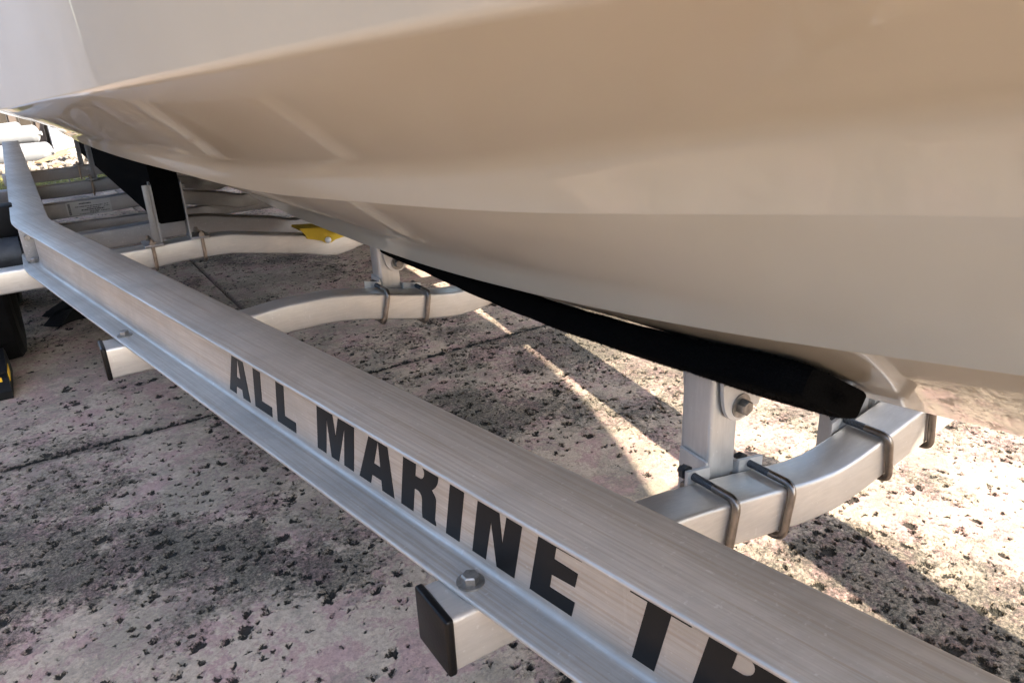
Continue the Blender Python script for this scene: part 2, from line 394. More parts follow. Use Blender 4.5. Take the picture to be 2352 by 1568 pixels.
# ------------------------------------------------------------------ boat
Ys = np.concatenate([np.linspace(-2.1, -.9, 26), np.linspace(-.86, 3.2, 150), np.linspace(3.25, 8.3, 56)])
def fn(*pts):
    g_ = interp([p[0] for p in pts], [p[1] for p in pts])
    y0, y1, st = pts[0][0], pts[-1][0], .02
    n_ = int((y1-y0)/st)+1; ys = np.linspace(y0, y1, n_); v = np.array([g_(y) for y in ys])
    k = np.arange(-18, 19); w = np.exp(-.5*(k*.02/.11)**2); w /= w.sum()
    ext = np.concatenate([2*v[0]-v[18:0:-1], v, 2*v[-1]-v[-2:-20:-1]]); sm = np.convolve(ext, w, 'valid')
    return lambda x: float(np.interp(x, ys, sm))
kz = fn((-2.1, .9), (-1.85, .5), (-1.5, .12), (-1.2, -.07), (-.9, -.2), (-.5, -.34), (0, -.42), (.354, -.467), (.57, -.493), (1.2, -.533), (1.8, -.571), (2.17, -.592), (2.54, -.606), (3.1, -.612), (8.3, -.616))
sx = fn((-2.1, .965), (-.62, .965), (-.2, .86), (.1, .76), (.3, .69), (.55, .652), (1.0, .618), (1.3, .60), (2.0, .585), (3, .57), (8.3, .56))
cbx = fn((-2.1, .965), (-1.12, .965), (-.7, .89), (-.3, .79), (0, .715), (.27, .65), (.53, .56), (.755, .5), (1.08, .42), (1.51, .345), (1.7, .29), (2.05, .222), (2.8, .176), (4.2, .137), (6.2, .08), (8.3, .05))
cax = fn((-2.1, .965), (-1.36, .965), (-1.0, .83), (-.6, .69), (-.2, .55), (.1, .46), (.45, .34), (.617, .284), (.728, .245), (.954, .166), (1.28, .1), (1.8, .052), (2.15, .022), (2.6, -.018), (4, -.085), (6, -.115), (8.3, -.115))
gx = fn((-2.1, .965), (-1.8, .70), (-1.4, .45), (-.63, .08), (.15, -.10), (.7, -.12), (1.2, -.13), (2, -.16), (4, -.21), (8.3, -.2))
# heights, each line a fixed ratio of its offset where the photograph shows it
cbz = fn((-2.1, .9), (-1.12, .02), (-.7, -.07), (-.3, -.10), (0, -.115), (.27, -.133), (.53, -.156), (.755, -.179), (1.08, -.196), (1.51, -.217), (1.7, -.202), (2.05, -.193), (2.8, -.198), (4.2, -.204), (6.2, -.20), (8.3, -.20))
caz = fn((-2.1, .9), (-1.36, .25), (-1.0, .15), (-.6, .09), (-.2, .06), (.1, .05), (.45, .034), (.617, .024), (.728, .014), (.954, -.004), (1.28, -.022), (1.8, -.041), (2.15, -.057), (2.6, -.0745), (4, -.105), (6, -.12), (8.3, -.12))
sz_ = fn((-2.1, .9), (-.62, -.30), (-.2, -.27), (.1, -.275), (.3, -.285), (.55, -.315), (1.0, -.352), (1.3, -.366), (2.0, -.377), (3, -.36), (8.3, -.35))
gz = fn((-2.1, .92), (0, .86), (2, .76), (8.3, .70))
def fillet_poly(P, T, n=6):
    out = [P[0]]
    for i in range(1, len(P)-1):
        a, b, c = P[i-1], P[i], P[i+1]; t = T[i]
        la, lc = np.linalg.norm(a-b), np.linalg.norm(c-b)
        t1, t2 = min(t, la*.45), min(t, lc*.45)
        p = b+(a-b)*(t1/max(la, 1e-6)); q = b+(c-b)*(t2/max(lc, 1e-6))
        for k in range(n+1):
            s = k/n; out.append(p*(1-s)**2+b*2*s*(1-s)+q*s*s)
    out.append(P[-1]); return out
def hull_section(Y):
    K = np.array([XC, kz(Y)])
    S = np.array([sx(Y), max(sz_(Y), K[1])]); Cb = np.array([cbx(Y), max(cbz(Y), S[1])]); Ca = np.array([cax(Y), max(caz(Y), Cb[1])])
    Gw = np.array([gx(Y), max(gz(Y), Ca[1])])
    k1 = min(1, max(0, (Cb[0]-Ca[0])/.15)); k2 = min(1, max(0, (S[0]-Cb[0])/.12))
    w1 = np.interp(Y, [0, .4, .8, 1.5, 3, 5], [.10, .085, .062, .05, .035, .012])*k1
    B1 = Cb+np.array([-.018*k1-float(np.interp(Y, [0, .6, 1.3], [.0, .06, .18]))*w1, w1])
    w2 = np.interp(Y, [0, .5, 1.2, 2.5, 5], [.055, .04, .045, .045, .03])*k2
    R = S+np.array([-.014*k2-.08*w2, w2])
    hh = np.interp(Y, [0, .5, 1.0, 1.4, 1.7, 3], [0, .001, .010, .026, .042, .042])
    Hp = S+(K-S)*.56+np.array([0, hh*k2])
    fl = float(np.interp(Y, [-2.1, .1, .6], [.5, .5, .10]))
    P = [Gw, np.array([Ca[0]+(Gw[0]-Ca[0])*fl, Ca[1]+(Gw[1]-Ca[1])*.45]), Ca, B1, Cb, R, S, Hp, K]
    T = [0, .3, np.interp(Y, [0, .5, 1.5, 4], [.016, .011, .006, .003]), .03, .0015, .02, .0015, .09, 0]
    return fillet_poly(P, T)
hull_pts = [hull_section(Y) for Y in Ys]
bm = bmesh.new(); rows = []
for Y, sec in zip(Ys, hull_pts):
    l = [(p[0], Y, p[1]) for p in sec]; rr = [(2*XC-p[0], Y, p[1]) for p in sec[-2::-1]]
    rows.append([bm.verts.new(p) for p in l+rr])
for a, c in zip(rows, rows[1:]):
    for k in range(len(a)-1): bm.faces.new((a[k], a[k+1], c[k+1], c[k]))
bm.faces.new(rows[-1])
bmesh.ops.remove_doubles(bm, verts=bm.verts, dist=.00005)
boat = empty('motorboat', (XC, 3, -1.05+.43)); tag(boat, 'glossy cream white hull of a motorboat resting on the aluminium trailer', 'boat')
hull = finish('hull', bm, M_gel, boat, angle=28)
# deck and rub rail close the hull
bm = bmesh.new(); rows = []
for Y in Ys[::4]:
    x, z = gx(Y), gz(Y); rows.append([bm.verts.new((x+(2*XC-2*x)*k/8, Y, z+.05*math.sin(math.pi*k/8)+.001)) for k in range(9)])
for a, c in zip(rows, rows[1:]):
    for k in range(8): bm.faces.new((a[k], a[k+1], c[k+1], c[k]))
finish('deck', bm, M_deck, boat)
for s in (1, -1):
    bm = bmesh.new(); tube(bm, [(XC+s*(gx(Y)-XC-.012), Y, gz(Y)) for Y in Ys[::6]], .022, 10); finish('rub_rail', bm, M_black, boat)

def hull_z(Y, X):
    sec = hull_section(Y); x = X if X <= XC else 2*XC-X
    for p, q in zip(sec[::-1], sec[-2::-1]):
        lo, hi = min(p[0], q[0]), max(p[0], q[0])
        if lo <= x <= hi and hi > lo: return p[1]+(q[1]-p[1])*(x-p[0])/(q[0]-p[0])
    return sec[-1][1]

# ------------------------------------------------------------------ trailer
trailer = empty('boat_trailer', (XC, 3, -1.05)); tag(trailer, 'aluminium boat trailer with splayed frame beams lettered in black', 'trailer')
TR = Vector((XC, 3, -1.05))
# frame beams -----------------------------------------------------
ZT, H, FW, WT, FT = -.4108, .152, .1025, .0055, .0065
def ibeam_profile():
    h = H/2; w = FW/2; t = FT; wt = WT/2; rf = .009; P = []
    def arc(cx_, cy, r, a0, a1, n=4):
        for k in range(n+1):
            a = math.radians(a0+(a1-a0)*k/n); P.append((cx_+r*math.cos(a), cy+r*math.sin(a)))
    re = t/2*.95
    for (sx_, sy) in ((1, 1), (-1, 1), (-1, -1), (1, -1)):
        seg = []
        # tip of flange then fillet into web
        for k in range(5):
            a = math.radians(90-180*k/4); seg.append((w-re+re*math.cos(a), h-t/2+re*math.sin(a)))
        for k in range(5):
            a = math.radians(90+90*k/4); seg.append((wt+rf+rf*math.cos(a), h-t*1.15-rf+rf*math.sin(a)))
        if sx_*sy < 0: seg = seg[::-1]
        P += [(x*sx_, y*sy) for x, y in seg]
    return P
# order: right-top(1,1) forward, then (1,-1) reversed ... rebuild in ring order
def ibeam_ring():
    h = H/2; w = FW/2; t = FT; wt = WT/2; rf = .009; re = t/2*.97
    q = [(w-re+re*math.cos(math.radians(90-180*k/4)), h-t/2+re*math.sin(math.radians(90-180*k/4))) for k in range(5)]
    q += [(wt+rf+rf*math.cos(math.radians(90+90*k/4)), h-t*1.15-rf+rf*math.sin(math.radians(90+90*k/4))) for k in range(5)]
    ring = q + [(x, -y) for x, y in q[::-1]] + [(-x, -y) for x, y in q] + [(-x, y) for x, y in q[::-1]]
    return ring
RING = ibeam_ring()
Bd = Vector((-.172406, .985026, 0)); Nn = Vector((.985026, .172406, 0))
def beam_path():
    c0 = Nn*(.4+FW/2); y_b = 2.74
    def on(Y): s = (Y-c0.y)/Bd.y; return Vector((c0.x+Bd.x*s, Y, 0))
    pb = on(y_b); end = Vector((pb.x-.018, 6.65, 0)); st = on(-1.35)
    return arcpath([st, pb, end], .085, 8)
def make_beam(side, mat):
    bm = bmesh.new(); pts = beam_path(); secs = []
    pts2 = [pts[0]+(pts[1]-pts[0])*k/24 for k in range(24)] + pts[1:-1] + [pts[-2]+(pts[-1]-pts[-2])*k/16 for k in range(1, 17)]
    for i, p in enumerate(pts2):
        t = (pts2[min(i+1, len(pts2)-1)]-pts2[max(0, i-1)]).normalized(); nrm = Vector((t.y, -t.x, 0))
        sec = []
        for (a, c) in RING:
            v = p+nrm*a; x = v.x if side > 0 else 2*XC-v.x
            sec.append(Vector((x, v.y, ZT-H/2+c)))
        secs.append(sec)
    sweep(bm, secs)
    return finish('frame_beam', bm, mat, trailer, angle=50)
beam = make_beam(1, M_beam); beam2 = make_beam(-1, M_beam_r)
# lettering -------------------------------------------------------
def bow(cx_, cy, rx, ry, a0, a1, n=7): return [(cx_+rx*math.cos(math.radians(a0+(a1-a0)*k/n)), cy+ry*math.sin(math.radians(a0+(a1-a0)*k/n))) for k in range(n+1)]
R_out = [(0, 0), (27, 0), (27, 38), (34, 38)] + bow(34, 26, 10, 12, 80, 5, 4) + [(45, 10), (47, 0), (75, 0), (75, 2), (72, 9), (71.5, 30)] + bow(60, 36, 11.5, 13, 0, 65, 4) + [(62, 51)] + bow(54, 72, 18.5, 22, -50, 0, 4) + bow(48, 78, 24.5, 18, 0, 90, 6) + [(0, 96)]
R_hole = [(27, 58), (34, 58)] + bow(36, 68, 9, 10, -80, 80, 8) + [(34, 79), (27, 79)]
GL = {'A': ([(0, 0), (29, 0), (32, 16), (55, 16), (57.5, 0), (86, 0), (61, 96), (27, 96)], [(36, 37), (51.5, 37), (44, 78)]),
      'L': ([(0, 0), (63.5, 0), (64, 19.5), (27, 19.5), (27, 96), (0, 96)], None),
      'M': ([(0, 0), (25.6, 0), (28, 66), (41.5, 0), (62, 0), (77.5, 66), (77, 0), (103, 0), (103, 96), (64.5, 96), (53, 41), (40, 96), (0, 96)], None),
      'R': (R_out, R_hole), 'I': ([(0, 0), (26, 0), (26, 96), (0, 96)], None),
      'N': ([(0, 0), (24, 0), (25, 59), (43, 0), (72.4, 0), (72.4, 96), (48.5, 96), (47, 37), (31, 96), (0, 96)], None),
      'E': ([(0, 0), (62, 0), (62.5, 20.5), (27, 20), (26.5, 38), (58.6, 40), (59, 58.7), (26, 59.5), (26, 75.5), (60.5, 76), (60.5, 96), (0, 96)], None),
      'T': ([(20, 0), (46, 0), (46, 75), (67, 75), (67, 96), (0, 96), (0, 75), (20, 75)], None)}
ZB = -.5418
for ch, s0 in zip('ALLMARINETR', (-1.2668, -1.1613, -1.0787, -.9466, -.8286, -.7267, -.6316, -.5812, -.4842, -.3633, -.2791)):
    o_, h_ = GL[ch]; bm = bmesh.new()
    if ch == 'M': h_ = None
    web = .4+FW/2-WT/2
    def xf(u_, v_, d):
        s = s0+u_/1000+.219*v_/1000; return Nn*(web-d)-Bd*s+Vector((0, 0, ZB+v_/1000))
    prism(bm, o_, h_, -.0004, .0006, xf)
    lt = finish('letter', bm, M_decal, beam, smooth=False)
    lt['label'] = 'black letter %s on the beam web' % ch
# cross members ----------------------------------------------------
TW = .073
def prof(*pts): return interp([p[0] for p in pts], [p[1] for p in pts])
def mirror(pts): return pts+[(2*XC-x, z) for x, z in pts[::-1] if x < XC-.001]
P1 = mirror([(.20, -.563), (.275, -.5635), (.45, -.565), (.615, -.577), (.72, -.592), (.835, -.612), (.92, -.626), (XC, -.629)])
P2 = mirror([(-.05, -.5685), (.06, -.5685), (.25, -.567), (.384, -.561), (.48, -.553), (.57, -.553), (.676, -.565), (.78, -.587), (.88, -.607), (XC, -.617)])
P3 = mirror([(-.9, -.566), (-.3, -.566), (.15, -.563), (.3, -.559), (.442, -.552), (.553, -.553), (.647, -.567), (.786, -.592), (.868, -.607), (XC, -.63)])
def rsq(w, r, n=4):
    out = []
    for cx_, cy, a0 in ((w/2-r, w/2-r, 0), (-w/2+r, w/2-r, 90), (-w/2+r, -w/2+r, 180), (w/2-r, -w/2+r, 270)):
        for k in range(n+1):
            a = math.radians(a0+90*k/n); out.append((cx_+r*math.cos(a), cy+r*math.sin(a)))
    return out
SQ = rsq(TW, .0065)
def crossmember(Y, P, x0, x1, mat, n=90):
    g_ = interp([p[0] for p in P], [p[1] for p in P]); bm = bmesh.new(); secs = []
    for k in range(n+1):
        x = x0+(x1-x0)*k/n; sl = (g_(x+.01)-g_(x-.01))/.02; a = math.atan(sl)
        sec = []
        for (p, q) in SQ:
            q2 = q-TW/2          # below the top line
            sec.append(Vector((x-q2*math.sin(a)*1.0, Y+TW/2+p, g_(x)+q2*math.cos(a))))
        secs.append(sec)
    sweep(bm, secs)
    o = finish('crossmember', bm, mat, trailer, angle=40); return o, g_
def end_cap(parent, x, Y, z, s):
    bm = bmesh.new(); w = TW+.004
    box(bm, min(x, x+s*.011), max(x, x+s*.011), Y-.002, Y+w-.002, z-w+.002, z+.002, .0035, seg=3)
    return finish('end_cap', bm, M_cap, parent)
T = {}
for nm, Y, P, x0, x1, mt in (('1', .583, P1, .277, 2*XC-.277, M_tube), ('2', 1.797, P2, .061, 2*XC-.061, M_tube), ('3', 2.80, P3, -.5, 2*XC+.5, M_tube),
                             ('4', 3.27, P3, -.06, 2*XC+.06, M_tube_shaded), ('5', 4.20, P3, -.13, 2*XC+.13, M_tube_shaded), ('6', 4.98, P3, -.40, 2*XC+.40, M_tube_shaded), ('7', 5.87, P3, -.13, 2*XC+.13, M_tube_shaded)):
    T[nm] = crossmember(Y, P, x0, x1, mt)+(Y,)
    if nm in '12':
        end_cap(T[nm][0], x0, Y, T[nm][1](x0), -1); end_cap(T[nm][0], x1, Y, T[nm][1](x1), 1)
# beam bolts
for Y in (.583, 1.797, 2.80, 3.27, 4.20, 4.98, 5.87):
    par = None
    for s in (1, -1):
        pth = beam_path(); c0 = Nn*(.4+FW/2)
        yy = Y+TW/2-.002
        xx = c0.x+Bd.x*((yy-c0.y)/Bd.y) if yy < 2.74 else -.012
        for e in (-1, 1):
            x = xx+e*.031; x = x if s > 0 else 2*XC-x
            bm = bmesh.new(); hexhead(bm, (x, yy, ZT-H+FT), (0, 0, 1), .0108, .0095, .0165)
            finish('beam_bolt', bm, M_bolt, beam if s > 0 else beam2, angle=30)
# U-bolts ----------------------------------------------------------
def ubolt_h(parent, X, Y, g_):
    """square U laid round the tube from the front, threads through the plate behind"""
    z = g_(X); a = math.atan((g_(X+.01)-g_(X-.01))/.02); r_ = .0062
    ct, st_ = math.cos(a), math.sin(a)
    def P_(dy, dz): return Vector((X-dz*st_, Y+dy, z+dz*ct))
    t0, t1 = .0075, -TW-.0075; yb = TW+.030; yf = -.0072
    bm = bmesh.new(); tube(bm, arcpath([P_(TW-.036, t0), P_(yf, t0), P_(yf, t1), P_(TW-.036, t1)], .017, 7), r_, 14)
    o = finish('u_bolt', bm, M_steel, parent, angle=60)
    for t in (t0, t1):
        bm = bmesh.new(); pts = []; n = 26
        secs = []
        y0, y1 = TW-.0365, yb
        for k in range(n*2+1):
            yk = y0+(y1-y0)*k/(n*2); rk = r_*(.99 if k % 2 == 0 else .86)
            c_ = P_(yk, t); secs.append([c_+Vector((math.cos(q)*rk, 0, math.sin(q)*rk)) for q in [2*math.pi*j/12 for j in range(12)]])
        sweep(bm, secs); cyl(bm, P_(TW+.0155, t), P_(TW+.024, t), .0115, 6)
        finish('thread', bm, M_thread, o, angle=20) if False else None
        me = bpy.data.meshes.new('u_bolt_thread'); 
        bmesh.ops.recalc_face_normals(bm, faces=bm.faces)
        for v in bm.verts: v.co -= TR
        bm.to_mesh(me); bm.free(); me.materials.append(M_thread)
        c = bpy.data.objects.new('u_bolt_thread', me); COL.objects.link(c); c.parent = parent
    return o
def ubolt_v(parent, X, Y, g_, foot):
    """U from below, both threads up through the bracket foot with nuts"""
    z = g_(X); bm = bmesh.new(); r_ = .0058
    tube(bm, arcpath([(X, Y-.0068, z+.026), (X, Y-.0068, z-TW-.009), (X, Y+TW+.0068, z-TW-.009), (X, Y+TW+.0068, z+.026)], .015, 6), r_, 12)
    for y in (Y-.0068, Y+TW+.0068): cyl(bm, (X, y, z+foot), (X, y, z+foot+.010), .0105, 6)
    return finish('u_bolt', bm, M_steel, parent, angle=60)
# bunk posts on the two front cross members -------------------------
def bunk_post(nm, dx, bolt_z, side):
    o_t, g_, Y = T[nm]
    def X(x): return x+dx if side > 0 else 2*XC-(x+dx)
    Yb = Y+TW+.003
    def B(bm, x0, x1, *a, **k): 
        xa, xb = X(x0), X(x1); return box(bm, min(xa, xb), max(xa, xb), *a, **k)
    bm = bmesh.new(); zt = bolt_z+.052; zb = g_(X(.79))-.085
    w = .060; secs = []
    for z in (zb, zt):
        secs.append([Vector((X(.7885)+p, Yb+.007+w/2+q, z)) for p, q in rsq(w, .007)])
    sweep(bm, secs)
    post = finish('bunk_post', bm, M_post, trailer, angle=40)
    # channel clamp bracket: flanges against the tube, cheeks beside the post
    for a0, a1, cheek in ((.708, .7555, (.7515, .7565)), (.8205, .876, (.8205, .8255))):
        bm = bmesh.new()
        vs = B(bm, a0, a1, Yb, Yb+.006, -1, 1, bevel=.001)
        zc = g_(X((a0+a1)/2))
        for v in vs:
            v.co.z = (g_(v.co.x)+.016 if v.co.z > 0 else g_(v.co.x)-TW-.016)
        vs = B(bm, cheek[0], cheek[1], Yb+.0055, Yb+.060, -1, 1, bevel=.001)
        for v in vs: v.co.z = (zc+.016+.006*math.sin((v.co.y-Yb)*30) if v.co.z > 0 else zc-TW-.016)
        finish('clamp_bracket', bm, M_plate, post, angle=40)
    bm = bmesh.new(); hexhead(bm, (X(.7515), Yb+.035, g_(X(.75))-.030), (-1 if side > 0 else 1, 0, 0), .0095, .012, .013)
    finish('bolt', bm, M_bolt, post, angle=30)
    # two ears pivoting on a through bolt, carrying the bunk
    for y in (Yb-.004, Yb+.070):
        out = [(.768, .045), (.850, .022), (.8535, .003), (.848, -.009)] + [(.8085+.036*math.cos(math.radians(a)), .014+.038*math.sin(math.radians(a))) for a in (-35, -55, -75, -95, -115, -135, -155, -172)] + [(.7705, .02)]
        bm = bmesh.new()
        prism(bm, [(p-0, q) for p, q in out], None, y, y+.006, lambda a, c, d: Vector((X(a), d, bolt_z+c)))
        vs = box(bm, min(X(.768), X(.850)), max(X(.768), X(.850)), y-.0, y+.006, 0, 1)
        for v in vs:
            xs_ = v.co.x if side > 0 else 2*XC-v.co.x
            base = bolt_z+.045-(xs_-dx-.768)*.28
            v.co.z = base-.002 if v.co.z < .5 else base+.03
        finish('pivot_ear', bm, M_plate, post, angle=40)
    bm = bmesh.new(); hexhead(bm, (X(.8085), Yb-.004, bolt_z), (0, -1, 0), .0125, .0125, .019)
    finish('bolt', bm, M_bolt, post, angle=30)
for side in (1, -1):
    bunk_post('1', 0, -.494, side); bunk_post('2', .004, -.520, side)
    for nm, xs in (('1', (.719, .842)), ('2', (.742, .863))):
        for x in xs: ubolt_h(T[nm][0], x if side > 0 else 2*XC-x, T[nm][2], T[nm][1])
# carpeted front bunks ----------------------------------------------
def soft_bunk(xa, xb, Y0, Y1, th0, side, name='bunk', n=60):
    bm = bmesh.new(); secs = []
    for k in range(n+1):
        Y = Y0+(Y1-Y0)*k/n; th = th0-.012*k/n; xs = xa+.05*max(0, k/n-.35)/.65
        za, zb = hull_z(Y, xs)-.003, hull_z(Y, xb)-.003
        a = Vector((xs, 0, za)); c = Vector((xb, 0, zb)); t = (c-a).normalized(); nn = Vector((-t.z, 0, t.x)); nn = nn if nn.z < 0 else -nn
        w = (c-a).length; sh = min(1, .82+.18*min(1, (k if k < n/2 else n-k)/1.2))
        sec = []
        mid = (a+c)/2+nn*th/2
        for p, q in [(p*(w/.12), q*(th/.12)) for p, q in rsq(.12, .02, 3)]:
            jit = .0008*math.sin(Y*37+p*60)
            v = mid+t*p*sh+nn*(q*sh+jit); x = v.x if side > 0 else 2*XC-v.x
            sec.append(Vector((x, Y, v.z)))
        secs.append(sec)
    sweep(bm, secs); return finish(name, bm, M_carpet, trailer, angle=60)
b1 = soft_bunk(.722, .873, .492, 1.87, .049, 1, 'front_bunk'); b2_ = soft_bunk(.722, .873, .492, 1.87, .049, -1, 'front_bunk')
# pile on the near bunk's visible end so its outline is not razor clean
bm = bmesh.new()
src = b1.data
fs = [p for p in src.polygons if (p.center.y+3) < 1.1]
tot = sum(p.area for p in fs)
for p in fs:
    vs = [src.vertices[i].co for i in p.vertices]
    for _ in range(max(1, int(p.area/tot*9000))):
        wts = rng.dirichlet(np.ones(len(vs))); c_ = sum((Vector(v)*w for v, w in zip(vs, wts)), Vector()); n_ = Vector(p.normal)
        tt = n_.orthogonal().normalized(); tt.rotate(Matrix.Rotation(random.uniform(0, 6.28), 3, n_))
        h_ = random.uniform(.0012, .0028)
        bm.faces.new([bm.verts.new(c_+tt*.0005), bm.verts.new(c_-tt*.0005), bm.verts.new(c_+n_*h_+tt*random.gauss(0, .0012))])
pile = finish('carpet_pile', bm, M_carpet, b1, smooth=False, local=True); pile['kind'] = 'stuff'
# upright aft bunks with plate brackets --------------------------------
def aft_bunk(side):
    bm = bmesh.new(); xa, xb = .349, .438; secs = []
    for k in range(41):
        Y = 2.815+(6.35-2.815)*k/40
        za, zb = hull_z(Y, xa)-.003, hull_z(Y, xb)-.003
        b0 = -.487
        def mx(x): return x if side > 0 else 2*XC-x
        sec = [(xa+.006, za), (xb-.006, zb), (xb, zb-.006), (xb, b0+.006), (xb-.006, b0), (xa+.006, b0), (xa, b0+.006), (xa, za-.006)]
        secs.append([Vector((mx(x), Y, z)) for x, z in sec])
    sweep(bm, secs); return finish('aft_bunk', bm, M_carpet, trailer, angle=60)
for side in (1, -1):
    aft_bunk(side)
    for nm in '3467':
        if nm == '4': continue
        o_t, g_, Y = T[nm]
        for xp, dirn in ((.3445, -1), (.4425, 1)):
            def mx(x): return x if side > 0 else 2*XC-x
            bm = bmesh.new(); zf = g_(mx(xp))+.004
            ysl = Y+.006
            # upright leg with clipped top
            out = [(0, zf), (.055, zf), (.055, -.365), (.030, -.342), (0, -.352)]
            prism(bm, out, None, -.003, .003, lambda a, c, d: Vector((mx(xp+d), ysl+a, c)))
            xf0, xf1 = sorted((mx(xp-.003*dirn), mx(xp+dirn*.058)))
            box(bm, xf0, xf1, Y-.016, Y+TW+.016, zf-.004, zf+.0035, .0008)
            if dirn < 0:
                fx0, fx1 = sorted((mx(xp-.0035), mx(xp-.026))); box(bm, fx0, fx1, ysl, ysl+.005, zf, -.350, .001)
            if dirn < 0 or nm == '3': hexhead(bm, (mx(xp+dirn*.003), ysl+.03, -.368), ((dirn if side > 0 else -dirn), 0, 0), .0095, .012, .012)
            br = finish('bunk_bracket', bm, M_tube_shaded, trailer, angle=40)
            ubolt_v(br, mx(xp+dirn*.033), Y, g_, .008)
# yellow keel pad on the third cross member
o_t, g_, Y = T['3']
bm = bmesh.new()
zt = -.576
out = [(.825, zt+.004), (.925, zt-.006), (1.0, zt-.02), (1.105, zt+.004), (1.09, zt-.036), (1.0, zt-.054), (.96, zt-.060), (.945, zt-.068), (.932, zt-.070), (.918, zt-.066), (.905, zt-.056), (.88, zt-.048), (.85, zt-.040), (.845, zt-.024)]
prism(bm, out, None, Y-.012, Y-.001, lambda a, c, d: Vector((a, d, c)))
pts = [(.825, zt+.004), (.925, zt-.006), (1.0, zt-.02), (1.105, zt+.004)]
vs0 = [bm.verts.new((x, Y-.0125, z+.0005)) for x, z in pts]; vs1 = [bm.verts.new((x, Y+TW+.012, z+.0005)) for x, z in pts]
vs2 = [bm.verts.new((x, Y+TW+.012, z-.008)) for x, z in pts]; vs3 = [bm.verts.new((x, Y-.0125, z-.008)) for x, z in pts]
for A_, B_ in ((vs0, vs1), (vs1, vs2), (vs2, vs3)):
    for k in range(3): bm.faces.new((A_[k], A_[k+1], B_[k+1], B_[k]))
pad = finish('keel_pad', bm, M_yellow, trailer, angle=30); pad['label'] = 'yellow plastic keel pad'
bm = bmesh.new(); bmesh.ops.create_uvsphere(bm, u_segments=16, v_segments=10, radius=.0125, matrix=Matrix.Translation((.930, Y-.014, -.632)))
cyl(bm, (.930, Y-.020, -.632), (.930, Y-.026, -.632), .0028, 10)
finish('screw', bm, M_white, pad)
# maker's label on the fifth cross member
o_t, g_, Y = T['5']
bm = bmesh.new(); box(bm, .128, .323, Y-.0018, Y-.0006, -.632, -.562, .0003)
lab = finish('maker_label', bm, M_label, o_t, smooth=False)
bm = bmesh.new()
def bar(x0, x1, z0, z1): box(bm, x0, x1, Y-.0024, Y-.0019, z0, z1)
x = .185
while x < .235: w = random.uniform(.003, .006); bar(x, x+w, -.5785, -.5725); x += w+.0012
for z, xa, xb, h in ((-.588, .165, .285, .004), (-.597, .215, .275, .004), (-.6045, .19, .29, .0055), (-.6135, .225, .268, .003), (-.6185, .225, .262, .003), (-.6165, .275, .312, .0035), (-.6245, .178, .262, .0025), (-.587, .293, .312, .003), (-.596, .290, .314, .003)):
    x = xa
    while x < xb: w = random.uniform(.0025, .008); bar(x, min(xb, x+w), z-h, z); x += w+random.uniform(.001, .003)
z = -.571
while z > -.626: h = random.uniform(.002, .005); bar(.135, .1455, z-h, z); z -= h+.0012
pr = finish('printed_text', bm, M_ink, o_t, smooth=False)
# axle gear at the far left of the frame -------------------------------
def wheel(Yc, x_in, side):
    R_, W_ = .335, .21; zc = -1.05+R_-.003
    def mx(x): return x if side > 0 else 2*XC-x
    ax = mx(x_in-W_/2)
    e = empty('wheel', Vector((ax, Yc, zc))-TR, trailer)
    bm = bmesh.new(); prof_ = [(-.072, .20), (-.098, .235), (-.105, .275), (-.098, .312), (-.082, .330), (-.04, .335), (.04, .335), (.082, .330), (.098, .312), (.105, .275), (.098, .235), (.072, .20)]
    n = 72; rings = []
    for k in range(n):
        a = 2*math.pi*k/n; rings.append([bm.verts.new((ax+p, Yc+(q-(.007 if (k % 3 == 0 and q > .32) else 0))*math.cos(a), zc+(q-(.007 if (k % 3 == 0 and q > .32) else 0))*math.sin(a))) for p, q in prof_])
    for k in range(n):
        A_, B_ = rings[k], rings[(k+1) % n]
        for j in range(len(A_)-1): bm.faces.new((A_[j], A_[j+1], B_[j+1], B_[j]))
    finish('tyre', bm, M_tyre, e, angle=30)
    bm = bmesh.new(); cyl(bm, (ax-.075, Yc, zc), (ax+.075, Yc, zc), .203, 40, caps=False); cyl(bm, (ax-.02, Yc, zc), (ax-.012, Yc, zc), .20, 40); cyl(bm, (ax-.06, Yc, zc), (ax+.06, Yc, zc), .055, 20)
    finish('rim', bm, M_plate, e)
    return e
for side in (1, -1):
    wheel(3.50, -.150, side); wheel(4.36, -.150, side)
def M2(side): return (lambda x: x if side > 0 else 2*XC-x)
